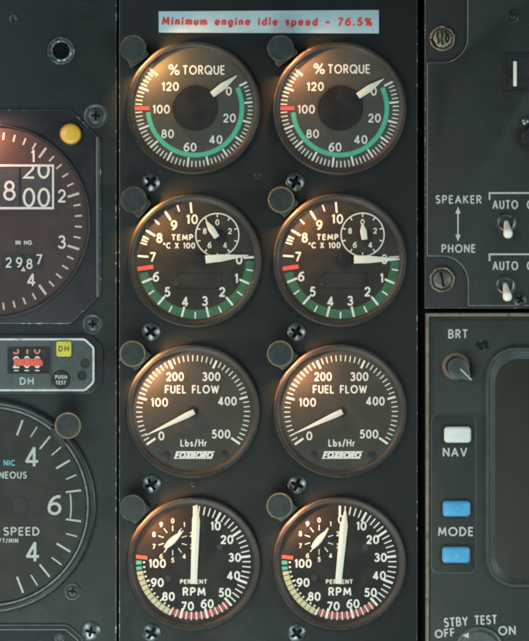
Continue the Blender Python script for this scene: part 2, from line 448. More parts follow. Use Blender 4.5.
# ------------------------------------------------------------------ the setting: panels
mb = MB(); mb.prism([(-120, -100), (660, -100), (660, 760), (-120, 760)], -30, -18)
tag(mb.build('backing_board', [M_dark], loc=W(264, 320, -18)), 'dark backing showing in the gaps between the panels', None, None, 'structure')
mb = MB(); mb.prism([(119, -90), (417.5, -90), (417.5, 740), (119, 740)], -10, 0, .8, 0, 1)
tag(mb.build('center_panel', [M_center, M_edge], loc=W(268, 320, 0)), 'dark blue grey middle panel carrying eight round gauges', None, None, 'structure')
mb = MB(); mb.prism([(-110, -90), (116.8, -90), (116.8, 740), (-110, 740)], -10, 3, 1.2, 0, 1)
tag(mb.build('left_panel', [M_left, M_edge], loc=W(0, 320, 0)), 'grey green left panel with large dials and worn right edge', None, None, 'structure')

# ------------------------------------------------------------------ fasteners
def screw_mesh(name, r, hgt, cross_r, cw_, mats, rot=0, skirt=True):
    """domed cross-recess screw head modelled round the origin (pixel units)"""
    s = MB(); n = 96; R = 22; prev = None
    prof = [(r, 0), (r, hgt * .25)]
    for k, (rr, h) in enumerate(prof):
        ring = s.pts([(rr * sin(2 * pi * i / n), -rr * cos(2 * pi * i / n), h) for i in range(n)])
        if prev: s.bridge(prev, ring, 0)
        prev = ring
    def inside(x, y):
        a = radians(rot); u = x * cos(a) + y * sin(a); v = -x * sin(a) + y * cos(a)
        for p, q in ((u, v), (v, u)):
            if abs(p) < cross_r and abs(q) < cw_ * (1 - .35 * abs(p) / cross_r): return True
        return False
    for k in range(1, R + 1):
        t = k / R; rr = r * (1 - t)
        if k == R:
            c = s.pts([(0, 0, hgt * .35)])[0]
            for i in range(n): s.face((prev[i], prev[(i + 1) % n], c), 1)
            break
        ring = []
        for i in range(n):
            x, y = rr * sin(2 * pi * i / n), -rr * cos(2 * pi * i / n)
            h = hgt * (.25 + .75 * (1 - (rr / r) ** 2.4))
            if inside(x, y): h -= hgt * .62
            ring.append((x, y, h))
        ring = s.pts(ring)
        for i in range(n):
            j = (i + 1) % n
            vs = [s.v[q] for q in (prev[i], prev[j], ring[j], ring[i])]
            mx_, my_ = sum(v[0] for v in vs) / 4, sum(v[1] for v in vs) / 4
            s.face((prev[i], prev[j], ring[j], ring[i]), 1 if inside(mx_, my_) else 0)
        prev = ring
    # shift to the photo origin so that build() maps it round the object's own origin
    s.v = [(x + 264.5, y + 320.5, h) for x, y, h in s.v]
    o = s.build(name, mats, sharp=50)
    return o
def place_copy(src, x, y, h, label, group, rot=0, cat='screw', scale=1):
    o = src.copy(); C.objects.link(o); o.location = W(x, y, h); o.rotation_euler = (0, radians(rot), 0)
    o.scale = (scale,) * 3
    return tag(o, label, cat, group)

first = screw_mesh('panel_screw', 9.3, 4.2, 6.3, 1.9, [M_steel, M_recess], rot=20)
rows = [(151, 182, 'the left torque gauge and the left temperature gauge', 25), (295, 182, 'the right torque gauge and the right temperature gauge', 3),
        (151, 331.5, 'the left temperature gauge and the left fuel flow gauge', 30), (296.5, 332, 'the right temperature gauge and the right fuel flow gauge', 10),
        (151.5, 484, 'the left fuel flow gauge and the left RPM gauge', 40), (297, 484.5, 'the right fuel flow gauge and the right RPM gauge', 2)]
for k, (x, y, lab, rt) in enumerate(rows):
    o = first if k == 0 else first.copy()
    if k: C.objects.link(o)
    o.location = W(x, y, 0); o.rotation_euler = (0, radians(rt), 0)
    tag(o, 'steel cross head screw between ' + lab, 'screw', 'steel screws between the small gauges')
for x, lab in ((151.5, 'under the left RPM gauge'), (296.5, 'under the right RPM gauge')):
    place_copy(first, x, 633, 0, 'steel cross head screw at the bottom edge ' + lab, 'steel screws between the small gauges', rot=12 if x < 200 else 33)

def case_screw(x, y, h, r, label, rot, cup=True):
    t = thing('recessed_screw', x, y, label, 'screw', 'dark screws on the left panel', h)
    s = screw_mesh('screw_head', r * .80, 2.2, r * .45, r * .13, [M_dsteel, M_recess], rot=rot)
    s.parent = t
    m_ = MB(); m_.lathe(x, y, [(r * 1.22, h), (r * 1.20, h + .9), (r * 1.08, h + 1.1), (r * 1.0, h + .5), (r * .84, h + .1)], 64)
    m_.build('countersunk_washer', [mat('washer paint', (.03, .04, .04), .42, wear=((.15, .18, .18), .62), var=.3)], t)
    return t
case_screw(96, 116, 3, 10, 'dark cross head screw right of the yellow knob', 5)
case_screw(93, 324, 3, 8.5, 'dark cross head screw above the decision height unit', 2)
case_screw(72.8, 591, 3, 7, 'dark cross head screw below right of the vertical speed dial', 8)
s = screw_mesh('panel_screw', 9.6, 4, 5, 1.5, [M_steel, M_recess], rot=12)
s.location = W(91, 631, 3); tag(s, 'shiny cross head screw at the bottom of the left panel', 'screw')

# hollow bolt top left
t = thing('threaded_socket', 61.5, 51, 'round steel threaded socket with black hole near the top left', 'socket', h=3)
m_ = MB()
m_.lathe(61.3, 51, [(14, 3), (13.6, 4.6), (12.8, 5.4), (11.9, 4.4), (11.2, 4.0)], 64, wob=lambda i, k: .02 * sin(i * 1.3 + k)); m_.build('outer_nut', [mat('socket steel', (.15, .18, .18), .3, metal=.5, var=.6, vs=380, wear=((.42, .48, .48), .6))], t)
m_ = MB()
m_.lathe(61.5, 51, [(11.1, 3), (10.8, 6), (9.6, 6.8), (8.6, 6), (8.4, 3.2)], 64, wob=lambda i, k: .02 * sin(i * .9 + k * 2)); m_.build('threaded_sleeve', [MATS['socket steel']], t)
m_ = MB(); m_.disc(61.5, 51, 8.6, 3.3); m_.build('bore', [M_dark], t)
# small rivet hole between the torque gauges
m_ = MB(); m_.lathe(258, 175.5, [(4.2, 0), (4, .7), (3, .9), (2.4, .3), (0, .25)], 32)
tag(m_.build('plugged_hole', [M_black], loc=W(258, 175.5, 0)), 'small dark plugged hole between the two torque gauges, below them', 'plug')
m_ = MB(); m_.lathe(193.5, 483.5, [(3.4, 0), (3.2, .7), (2.4, .9), (1.8, .3), (0, .25)], 32)
tag(m_.build('plugged_hole', [M_black], loc=W(193.5, 483.5, 0)), 'tiny dark plugged hole between the left fuel flow and left RPM gauges', 'plug')
m_ = MB(); m_.lathe(14.5, 19, [(5, 3), (4.8, 3.6), (3.6, 3.9), (2.6, 3.2), (0, 3.1)], 32)
tag(m_.build('plugged_hole', [M_black], loc=W(14.5, 19, 3)), 'faint dark plugged hole in the top left corner', 'plug')

# ------------------------------------------------------------------ placard
t = thing('placard', 268.7, 22, 'pale blue placard with red idle speed warning above the torque gauges', 'placard')
m_ = MB(); m_.prism(fillet([(158.6, 11.3), (378.8, 10.0), (379, 33.4), (158.8, 32.6)], .8, 3), 0, 1.0, .25)
m_.build('plate', [M_placard], t)
m_ = MB(); text(m_, 'Minimum engine idle speed - 76.5%', 267.3, 21.5, 8.8, 2.0, 210.5, 1.1, gap=.20, rot=.3, jit=.02, shear=.06)
m_.build('lettering', [M_redink], t)

# ------------------------------------------------------------------ post lights
def post_light(cx, cy, gx, gy, hp, label, rim, power, tabs, r=13.2, col=(1.0, .43, .16), group='round lamp caps beside the small gauges'):
    t = thing('post_light', cx, cy, label, 'lamp', group, hp)
    d = hypot(gx - cx, gy - cy); ux, uy = (gx - cx) / d, (gy - cy) / d
    # wedge-shaped foot between cap and bezel
    P = []
    out = [(cx + 10.5 * cos(a), cy + 10.5 * sin(a)) for a in [atan2(-uy, -ux) + radians(q) for q in range(-80, 81, 16)]]
    out += [tabs[1], tabs[0]] if sgn(out + [tabs[1], tabs[0]]) * sgn(out) > 0 else [tabs[0], tabs[1]]
    m1 = MB(); m1.prism(fillet(out, [0] * (len(out) - 2) + [3, 3]), hp, hp + 5, .8, 0, 1); m1.build('foot', [M_cap, M_caprim], t)
    m1 = MB(); m1.lathe(cx - ux * 5.5, cy - uy * 5.5, [(5, hp + 5), (5, hp + 17.2)], 40); m1.build('stem', [M_cap], t)
    m1 = MB(); a0 = atan2(uy, ux); q_ = [a0 + radians(k * 6) for k in range(-17, 18)]   # hidden low lip added to keep bulb light off the foot
    m1.prism([(cx + 11.8 * cos(a), cy + 11.8 * sin(a)) for a in q_] + [(cx + 10.8 * cos(a), cy + 10.8 * sin(a)) for a in q_[::-1]], hp + 4.6, hp + 10.6)
    m1.build('shade_lip', [M_inner], t)
    m1 = MB(); q_ = [a0 + radians(k * 6) for k in range(-20, 21)]   # unseen baffle added under the cap to stop light spilling across the panel
    m1.prism([(cx + 12.4 * cos(a), cy + 12.4 * sin(a)) for a in q_] + [(cx + 11.6 * cos(a), cy + 11.6 * sin(a)) for a in q_[::-1]], hp + 14.5, hp + 17)
    m1.build('hidden_baffle', [M_inner], t)
    m1 = MB(); m1.lathe(cx, cy, [(0.01, hp + 17), (r - .6, hp + 17), (r, hp + 17.6), (r, hp + 20.2), (r - .5, hp + 20.8), (r - 1.4, hp + 20.8), (r - 1.8, hp + 20.4), (r * .5, hp + 20.5), (0, hp + 20.5)],
             72, ms=[0, 0, 0, 1, 1, 1, 0, 0])
    m1.build('cap', [M_cap, rim], t)
    if power > 0:
        l = bpy.data.lights.new('post_bulb', 'SPOT'); l.energy = power; l.color = col
        l.shadow_soft_size = 0.0012; l.spot_size = radians(165); l.spot_blend = .9
        o = bpy.data.objects.new('post_bulb', l); C.objects.link(o)
        o.location = W(cx + ux * 4, cy + uy * 4, hp + 15.6)
        from mathutils import Vector
        a = Vector(W(gx, gy, -4)); o.rotation_euler = (a - Vector(o.location)).to_track_quat('-Z', 'Y').to_euler()
    return t
PW = .36
pl = [(134, 50, 193.5, 108, 'beside the left torque gauge', M_caprim, [(131, 69), (150, 55)], 1.0),
      (280.5, 50, 339.5, 108.5, 'beside the right torque gauge', M_caprim, [(278, 68), (299, 53)], .8),
      (134.5, 200.5, 194.7, 261, 'beside the left temperature gauge', M_caprim, [(139, 219), (152, 203)], .8),
      (281, 200.5, 339.7, 260.3, 'beside the right temperature gauge', M_brassrim, [(285, 218), (299, 203)], .7),
      (133.5, 353.5, 192.8, 411.5, 'beside the left fuel flow gauge', M_brassrim, [(136, 371), (152, 355)], 1.0),
      (280, 353.5, 340, 411, 'beside the right fuel flow gauge', M_brassrim, [(283, 371), (299, 356)], .85),
      (133.5, 506.5, 193.5, 563.8, 'beside the left RPM gauge', M_caprim, [(135, 524), (151, 508)], .75),
      (279.5, 504.5, 339.3, 563.3, 'beside the right RPM gauge', M_brassrim, [(281, 522), (298, 508)], .75)]
for x, y, gx, gy, lab, rim, tabs, p in pl:
    post_light(x, y, gx, gy, 0, 'round dark lamp cap ' + lab, rim, PW * p, tabs, col=(1.0, .43 + .05 * sin(x * 1.7 + y), .17 + .03 * sin(y)))
post_light(69.8, 424.5, -10.6, 505.5, 7, 'large round lamp cap with gold rim on the vertical speed dial', M_brassrim, 0, [(65, 448), (51, 428)], 13.2, (1, .5, .3), 'lamp caps of the large dials on the left panel')
post_light(-34, 111, -6.5, 221.5, 6, 'round lamp cap above the brown altimeter, outside the left edge of the photo', M_caprim, PW * 1.5, [(-40, 128), (-24, 128)], 13.2, (1.0, .40, .26), 'lamp caps of the large dials on the left panel')

# ------------------------------------------------------------------ small gauges
BH = 6.8      # bezel height
FH = 3.0      # dial height
def gauge(name, cx, cy, label, cat, group, face_m, fcx=None, fcy=None, r=67.2, ri=60.6):
    t = thing(name, cx, cy, label, cat, group)
    m1 = MB()
    m1.lathe(cx, cy, [(r, 0), (r, BH - 2.2), (r - .8, BH - .8), (r - 2.2, BH), (ri + 1.6, BH - .3), (ri + .6, BH - 1.0), (ri, BH - 1.6), (ri, BH - 2.4)], 160, ms=[0, 0, 1, 0, 1, 0, 0])
    m1.build('bezel', [M_bezel, M_bezel_edge], t)
    m1 = MB(); m1.lathe(cx, cy, [(ri, BH - 2.6), (ri - .7, BH - 2.9), (ri - 1.3, FH + .3), (ri - 1.3, FH - .6)], 128); m1.build('retaining_ring', [M_inner], t)
    m1 = MB(); m1.disc(cx, cy, ri - .2, FH, n=128); f = m1.build('dial_face', [face_m], t)
    m1 = MB(); m1.lathe(cx, cy, [(ri - .3, BH - .9), (ri * .6, BH - .7), (0, BH - .6)], 96)
    m1.build('cover_glass', [M_glass], t)
    return t, f
def pointer(t, name, base, tip, wb, wm, pos, wt, h, m, th=.8):
    """tapered pointer from base to tip; wb width at the base, wm width at fraction pos, wt width at the tip"""
    dx, dy = tip[0] - base[0], tip[1] - base[1]; L_ = hypot(dx, dy); ux, uy = dx / L_, dy / L_; px, py = -uy, ux
    P = []
    for f_, w_ in ((0, wb), (pos, wm), (1, wt)): P.append((base[0] + dx * f_ + px * w_ / 2, base[1] + dy * f_ + py * w_ / 2))
    for f_, w_ in ((1, wt), (pos, wm), (0, wb)): P.append((base[0] + dx * f_ - px * w_ / 2, base[1] + dy * f_ - py * w_ / 2))
    m1 = MB(); m1.prism(P, h, h + th, .15); return m1.build(name, [m], t)

# --- torque
def torque(cx, cy, fx, fy, tip, side, tx):
    t, f = gauge('torque_gauge', cx, cy, 'round percent torque gauge, ' + side, 'gauge', 'round torque gauges', M_face_grey)
    a = lambda v: 63.5 + 2.0625 * v
    m1 = MB(); m1.arc(fx, fy, a(0) + 1, a(100) - 5, 44.6, 49.2, FH + .12); m1.build('green_arc', [M_green], f)
    m1 = MB(); m1.radial(fx, fy, a(100), 45.5, 60, 3.8, FH + .3); m1.build('red_line', [M_red], f)
    m1 = MB()
    for v in range(0, 122, 2):
        if v == 100: continue
        if v % 10 == 0: m1.radial(fx, fy, a(v), 49.6, 59.6, 1.9, FH + .25)
        else: m1.radial(fx, fy, a(v), 52.8, 59.6, 1.1, FH + .25)
    m1.build('tick_marks', [M_white], f)
    m1 = MB()
    z = .3025
    for st, zx, zy in (('0', 112, -56), ('20', 114, 33), ('40', 69, 104), ('60', -16, 129), ('80', -90, 85), ('100', -111, 4), ('120', -81, -71)):
        text(m1, st, fx + zx * z, fy + zy * z, 8.9, 1.45, None, FH + .2, gap=.16)
    text(m1, 'TORQUE', fx + tx[0], fy + tx[1], 9.4, 1.45, 42, FH + .2)
    text(m1, '%', fx + tx[0] - 29.5, fy + tx[1] - .3, 10.8, 1.3, 11.5, FH + .2)
    m1.build('lettering', [M_white], f)
    m1 = MB(); m1.lathe(fx, fy, [(22.6, FH + .2), (22.6, FH + 1.6), (22.2, FH + 1.9), (0, FH + 2.0)], 72); m1.build('hub_disc', [M_hubblack], t)
    d = hypot(tip[0] - fx, tip[1] - fy); u = ((tip[0] - fx) / d, (tip[1] - fy) / d)
    pointer(t, 'pointer', (fx + u[0] * 21.5, fy + u[1] * 21.5), tip, 6.4, 7.2, .45, .8, FH + 2.1, M_cream, .6)
torque(193.5, 108, 195, 108.3, (237, 76), 'left one below the placard', (8.8, -38))
torque(339.6, 108.6, 339.8, 108.3, (383.6, 79.3), 'right one below the placard', (9, -39))

# --- temperature
def temperature(cx, cy, fx, fy, tip, base, subtip, subbase, side):
    t, f = gauge('temperature_gauge', cx, cy, 'round engine temperature gauge with small inset dial, ' + side, 'gauge', 'round temperature gauges', M_face_olive)
    a = lambda v: 86.8 + 26.8 * v
    z = .3025
    m1 = MB(); m1.arc(fx, fy, a(0) + 4, a(6.35), 49.5, 58.3, FH + .12); m1.build('green_arc', [M_dgreen], f)
    m1 = MB(); m1.arc(fx, fy, a(7.1), a(10) - 2, 49.5, 58.3, FH + .12); m1.build('black_arc', [M_inner], f)
    m1 = MB(); m1.radial(fx, fy, a(6.52), 43, 59, 4.2, FH + .32); m1.build('red_line', [M_red], f)
    m1 = MB()
    for k in range(0, 21):
        v = k / 2
        if k % 2 == 0: m1.radial(fx, fy, a(v), 47.5, 58.2, 2.1, FH + .25)
        elif v != 6.5: m1.radial(fx, fy, a(v), 51.5, 58.2, 1.4, FH + .25)
    for v in (7.62, 7.74): m1.radial(fx, fy, a(v), 51.5, 58.0, 1.2, FH + .25, w1=2.2)
    m1.build('tick_marks', [M_white], f)
    m1 = MB()
    for st, zx, zy in (('10', -12, -136), ('9', -72, -116), ('8', -120, -74), ('7', -142, -11), ('6', -132, 54), ('5', -94, 104), ('4', -35, 136), ('3', 30, 134), ('2', 87, 104), ('1', 134, 59), ('0', 143, -3)):
        text(m1, st, fx + zx * z, fy + zy * z, 9.9, 1.75, None, FH + .2, gap=.18)
    text(m1, 'TEMP', fx - 44 * z, fy - 76 * z, 6.2, 1.3, 22, FH + .2)
    text(m1, '°C X 100', fx - 55 * z, fy - 49 * z, 6.2, 1.2, 32, FH + .2)
    m1.build('lettering', [M_white], f)
    # inset dial
    sx, sy = fx + 71 * z, fy - 84 * z
    m1 = MB(); m1.disc(sx, sy, 22, FH + .35); sd = m1.build('inset_dial', [M_face_olive], t)
    m1 = MB(); m1.arc(sx, sy, 0, 360, 20.9, 22.1, FH + .5)
    for k in range(10): m1.radial(sx, sy, 36 * k, 17.8, 20.8, 1.2, FH + .5)
    for st, k in (('0', 0), ('2', 2), ('4', 4), ('6', 6), ('8', 8)):
        aa = radians(36 * k); text(m1, st, sx + 13.2 * sin(aa) * (1 if k else 0), sy - 12.6 * cos(aa), 6, 1.05, None, FH + .5)
    m1.build('inset_scale', [M_white], sd)
    m1 = MB(); m1.lathe(sx + 1.3, sy + 2.2, [(7.6, FH + .5), (7.6, FH + 1.3), (7, FH + 1.6), (0, FH + 1.6)], 40); m1.build('inset_hub', [M_hubblack], t)
    pointer(t, 'inset_pointer', subbase, subtip, 5.8, 6.6, .55, 1.2, FH + 1.8, M_cream, .5)
    # warning flag window and small hole
    m1 = MB()
    wx0, wy0, wx1, wy1 = fx - 19, fy + 12, fx + 26.5, fy + 28.5
    m1.frame(rrect(wx0, wy0, wx1, wy1, .6, 2), rrect(wx0 + 1.1, wy0 + 1.1, wx1 - 1.1, wy1 - 1.1, .4, 2), FH - .2, FH + .14, m=0)
    m1.build('flag_window', [M_hubblack], f)
    m1 = MB(); m1.lathe(fx - 20.5, fy + 20.8, [(4.9, FH), (4.7, FH + .5), (3.8, FH + .55), (3.4, FH + .2), (0, FH + .15)], 32); m1.build('dial_screw', [M_bezel], f)
    m1 = MB(); m1.lathe(fx + 2, fy - .3, [(9, FH + .2), (9, FH + 1.7), (8, FH + 2.0), (4, FH + 2.0), (3.6, FH + 2.5), (0, FH + 2.6)], 48); m1.build('hub_disc', [M_hubblack], t)
    pointer(t, 'pointer', base, tip, 8.0, 7.4, .35, .9, FH + 2.0, M_cream, .6)
temperature(194.7, 260.9, 195.9, 260.5, (248.5, 255.4), (205.6, 259.6), (206.2, 221.2), (217, 237.6), 'left one of the second row')
temperature(339.7, 260.3, 341, 260.2, (399.7, 259.4), (353.8, 259.6), (362.2, 223.4), (364.4, 239.8), 'right one of the second row')

# --- fuel flow
def fuel(cx, cy, fx, fy, tip, side):
    t, f = gauge('fuel_flow_gauge', cx, cy, 'round fuel flow gauge in pounds per hour, ' + side, 'gauge', 'round fuel flow gauges', M_face_fuel)
    a = lambda v: 235 + .4985 * v
    z = .3022
    m1 = MB()
    for v in range(0, 510, 10):
        if v % 100 == 0: m1.radial(fx, fy, a(v), 48 if v % 500 else 46, 56.5, 2.1, FH + .25)
        else: m1.radial(fx, fy, a(v), 50.8, 56.8, 1.0, FH + .25)
    m1.build('tick_marks', [M_white], f)
    m1 = MB()
    for st, zx, zy, ww in (('0', -105, 79, None), ('100', -111, -32, 17), ('200', -60, -117, 17.5), ('300', 60, -117, 18), ('400', 113, -36, 18.5), ('500', 92, 73, 18.5)):
        text(m1, st, fx + zx * z, fy + zy * z, 8.9, 1.45, ww, FH + .2, gap=.16)
    text(m1, 'FUEL FLOW', fx - 4 * z, fy - 75 * z, 8.4, 1.45, 54, FH + .2)
    text(m1, 'Lbs/Hr', fx + 2 * z, fy + 102 * z, 7.4, 1.15, 26.5, FH + .2, gap=.2)
    m1.build('lettering', [M_white], f)
    m1 = MB()
    lx, ly = fx + 1.2, fy + 142 * z
    text(m1, 'FOXBORO', lx, ly, 7.2, 1.85, 38, FH + .2, gap=.0, shear=.30)
    for q, e in ((-3.3, 1.2), (3.3, -1.2)): m1.stroke([(lx - 19 + e, ly + q), (lx + 19 + e, ly + q)], .9, FH + .55)
    m1.build('maker_logo', [M_white], f)
    for q in (-27.5, 31):
        m1 = MB(); m1.lathe(fx + q, ly + .3, [(4.4, FH), (4.2, FH + .6), (3.2, FH + .8), (0, FH + .6)], 28); m1.build('dial_screw', [M_black], f)
    m1 = MB(); m1.lathe(fx, fy, [(5.2, FH + .1), (5.2, FH + 1.4), (4.6, FH + 1.8), (0, FH + 1.8)], 40); m1.build('hub', [M_hubblack], t)
    pointer(t, 'pointer', (fx + 1.2, fy - .4), tip, 5.2, 5.8, .15, .7, FH + 1.9, M_cream, .6)
fuel(192.8, 411.5, 193.2, 411.9, (145.6, 435.4), 'left one of the third row')
fuel(340, 411, 341, 411.9, (292.6, 434.2), 'right one of the third row')

# --- RPM
def rpm(cx, cy, fx, fy, base, tip, sx, sy, sa, side):
    t, f = gauge('rpm_gauge', cx, cy, 'round percent RPM gauge with spoked inset scale, ' + side, 'gauge', 'round RPM gauges', M_face_black)
    a = lambda v: .5 + 2.757 * v
    z = .3022
    m1 = MB(); m1.arc(fx, fy, a(51), a(73.5), 49.6, 56, FH + .12); m1.build('red_arc', [M_dred], f)
    m1 = MB(); m1.arc(fx, fy, a(74), a(94.5), 51.4, 57.5, FH + .12); m1.build('yellow_arc', [M_yellow], f)
    m1 = MB()
    for v0 in (94.8, 97): m1.arc(fx, fy, a(v0), a(v0 + 1.6), 52, 57.5, FH + .12)
    m1.build('green_arc', [M_green], f)
    m1 = MB(); m1.radial(fx, fy, a(100), 46.5, 57.8, 3.6, FH + .32); m1.build('red_line', [M_red], f)
    m1 = MB()
    for v in range(0, 76, 2):
        if v % 10 == 0: m1.radial(fx, fy, a(v), 46.8, 57, 2.3, FH + .25)
        else: m1.radial(fx, fy, a(v), 48.8, 57, 1.2, FH + .25)
    for v in range(76, 100, 2):
        m1.radial(fx, fy, a(v), 47.2 if v % 10 == 0 else 48.6, 50.6, 1.6, FH + .25)
    m1.radial(fx, fy, a(70), 46.8, 57, 2.3, FH + .4)
    m1.build('tick_marks', [M_white], f)
    m1 = MB()
    for v in range(75, 100, 2): m1.radial(fx, fy, a(v), 50.8, 57.5, .7, FH + .22)
    m1.build('arc_divisions', [M_face_black], f)
    m1 = MB()
    L_ = [('10', 73, -122), ('20', 110, -77), ('30', 136, -18), ('40', 132, 42), ('50', 103, 98), ('60', 45, 135), ('70', -20, 143), ('80', -83, 111), ('90', -120, 65), ('100', -120, 2), ('0', 5, -143)]
    for st, zx, zy in L_: text(m1, st, fx + zx * z, fy + zy * z, 9.0, 1.65, None, FH + .2, gap=.13)
    text(m1, 'RPM', fx + 2 * z, fy + 95 * z, 8.6, 1.6, 23, FH + .2)
    text(m1, 'PERCENT', fx, fy + 62 * z, 4.6, .95, 27, FH + .2)
    m1.build('lettering', [M_white], f)
    m1 = MB()
    for k in range(10):
        m1.radial(sx, sy, 36 * k, 9.5, 15, 1.1, FH + .3, w1=.8)
        aa = radians(36 * k); text(m1, str(k), sx + 19.6 * sin(aa), sy - 19.6 * cos(aa), 5.0, .9, None, FH + .3)
    m1.build('inset_scale', [M_white], f)
    aa = radians(sa); m1 = MB(); m1.lathe(sx, sy, [(4.6, FH + .1), (4.4, FH + 1.2), (0, FH + 1.3)], 32); m1.build('inset_hub', [M_hubblack], t)
    m1 = MB(); u = (sin(aa), -cos(aa)); p = (-u[1], u[0])
    Q = [(15.5, 0), (5, 2.6), (0, 3.2), (-5, 2.9), (-10.5, 1.6), (-10.5, -1.6), (-5, -2.9), (0, -3.2), (5, -2.6)]
    m1.prism([(sx + u[0] * q[0] + p[0] * q[1], sy + u[1] * q[0] + p[1] * q[1]) for q in Q], FH + 1.5, FH + 2.0, .12); m1.build('inset_pointer', [M_cream], t)
    for qx, qy in ((-25, 15), (26, -16)):
        m1 = MB(); m1.lathe(fx + qx, fy + qy, [(3.4, FH), (3.2, FH + .6), (0, FH + .7)], 24); m1.build('dial_screw', [M_black], f)
    pointer(t, 'pointer', base, tip, 6.4, 7.8, .80, 1.8, FH + 2.1, M_cream, .6)
rpm(193.5, 563.9, 193.7, 562.6, (193.8, 583.4), (196.8, 504.5), 172.8, 540.2, 47, 'left one of the bottom row')
rpm(339.3, 563.3, 339.3, 562.6, (338.0, 583.4), (345.2, 510.5), 319, 539.5, 40, 'right one of the bottom row')

# ------------------------------------------------------------------ altimeter (left, cut by the frame)
t = thing('altimeter', -5.7, 221, 'large brown faced altimeter with counter window at the left edge', 'altimeter', h=3)
def octo(x0, y0, x1, y1, c, r=3):
    return fillet([(x0 + c, y0), (x1 - c, y0), (x1, y0 + c), (x1, y1 - c), (x1 - c, y1), (x0 + c, y1), (x0, y1 - c), (x0, y0 + c)], r, 5)
AX, AY = -6.5, 221.5
m_ = MB()
oc = octo(-113, 110, 101.5, 324, 30)
m_.prism(oc, 3, 6.2, .9, 0, 1); m_.build('case_front', [M_case, M_edge], t)
m_ = MB()   # raised rib down the right side
m_.prism(fillet([(96.4, 137), (99.8, 137), (99.8, 297), (96.4, 297)], 1.4), 6.2, 7.6, .7); m_.build('side_rib', [mat('case rib paint', (.06, .07, .075), .4, var=.2)], t)
m_ = MB(); m_.lathe(AX, AY, [(98, 6.2), (97.6, 8.4), (96.4, 9), (95.2, 8.8), (94.4, 7.6), (94.2, 6.6)], 200); m_.build('bezel', [M_case], t)
m_ = MB(); m_.disc(AX, AY, 94.6, 6.5, n=160); f = m_.build('dial_face', [M_face_brown], t)
m_ = MB(); m_.lathe(AX, AY, [(94.3, 8.0), (50, 8.9), (0, 9.2)], 128); m_.build('cover_glass', [M_glass], t)
m_ = MB()
for k in range(0, 50):
    if k % 5 == 0: m_.radial(AX, AY, 7.2 * k, 78.5, 90.5, 2.4, 6.7)
    else: m_.radial(AX, AY, 7.2 * k, 82, 89, 1.7, 6.7)
m_.build('tick_marks', [mat('pinkish dial white', (.52, .42, .38), .5, var=.05)], f)
M_pw = MATS['pinkish dial white']
m_ = MB()
text(m_, '2', 62.3, 196.2, 13.2, 1.9, None, 6.7); text(m_, '3', 62.4, 242.2, 13.4, 1.9, None, 6.7)
text(m_, '4', 32, 279.8, 13, 1.9, None, 6.7); text(m_, '1', 33.5, 156.5, 13, 1.9, None, 6.7)
text(m_, 'IN HG', 24.2, 242.8, 4.6, .9, 16, 6.7); m_.build('lettering', [mat('dial off white', (.60, .58, .53), .5, var=.05)], f)
M_ow = MATS['dial off white']
m_ = MB(); m_.prism([(-60, 166), (53.2, 166), (53.2, 208.2), (-60, 208.2)], 6.5, 6.8); cwn = m_.build('counter_window', [M_black], t)
m_ = MB(); m_.frame([(-62, 164.8), (54.6, 164.8), (54.6, 209.6), (-62, 209.6)], [(-59.8, 167), (52.6, 167), (52.6, 207.3), (-59.8, 207.3)], 6.6, 7.5)
m_.build('window_frame', [M_ow], cwn)
for x0, x1, nm in ((-8, 19.6, 'hundreds_drum'), (22, 52, 'feet_drum')):
    m_ = MB(); n = 14; A = []; B = []
    for i in range(n + 1):
        q = (i / n - .5) * 2; A.append((x0, 187 + q * 20, 6.9 + .5 * cos(q * 1.2))); B.append((x1, 187 + q * 20, 6.9 + .5 * cos(q * 1.2)))
    m_.bridge(m_.pts(A), m_.pts(B), closed=False); dr = m_.build(nm, [mat('drum black', (.030, .034, .036), .5)], cwn)
    m_ = MB()
    if nm == 'hundreds_drum': text(m_, '8', 10.2, 191, 20, 2.5, 12.5, 7.6)
    else:
        text(m_, '0', 29.6, 197.8, 19.4, 2.4, 12.4, 7.55); text(m_, '0', 44.4, 197.8, 19.4, 2.4, 12.4, 7.55)
        text(m_, '2', 29.6, 170.4, 17.5, 2.4, 12, 7.55, clip=(167.6, 180)); text(m_, '0', 44.4, 170.4, 17.5, 2.4, 12.4, 7.55, clip=(167.6, 180))
    m_.build('drum_digits', [M_ow], dr)
m_ = MB(); m_.prism(fillet([(3, 253.5), (44.2, 253.5), (44.2, 268.8), (3, 268.8)], .8), 6.5, 6.75); bw = m_.build('pressure_window', [M_black], t)
m_ = MB()
for ch, x, y in (('2', 9.2, 262.6), ('9', 19.7, 262.6), ('8', 30, 264), ('7', 39.8, 259.6)): text(m_, ch, x, y, 10.4, 1.5, 6.2, 6.9)
m_.build('pressure_digits', [M_ow], bw)
m_ = MB(); m_.face(m_.pts([(24, 266.6, 7.2), (26.6, 271.4, 7.2), (21.4, 271.4, 7.2)])); m_.build('index_mark', [M_pink], bw)
m_ = MB(); m_.lathe(71.6, 134.6, [(11.8, 6.2), (11.6, 8), (10.6, 8.3)], 48); m_.build('knob_collar', [M_black], t)
m_ = MB(); m_.lathe(71.6, 134.6, [(10.2, 6.4), (10.2, 11.5), (9.6, 13.2), (8.2, 14.3), (5, 15), (0, 15.3)], 64); m_.build('knob', [M_yknob], t)

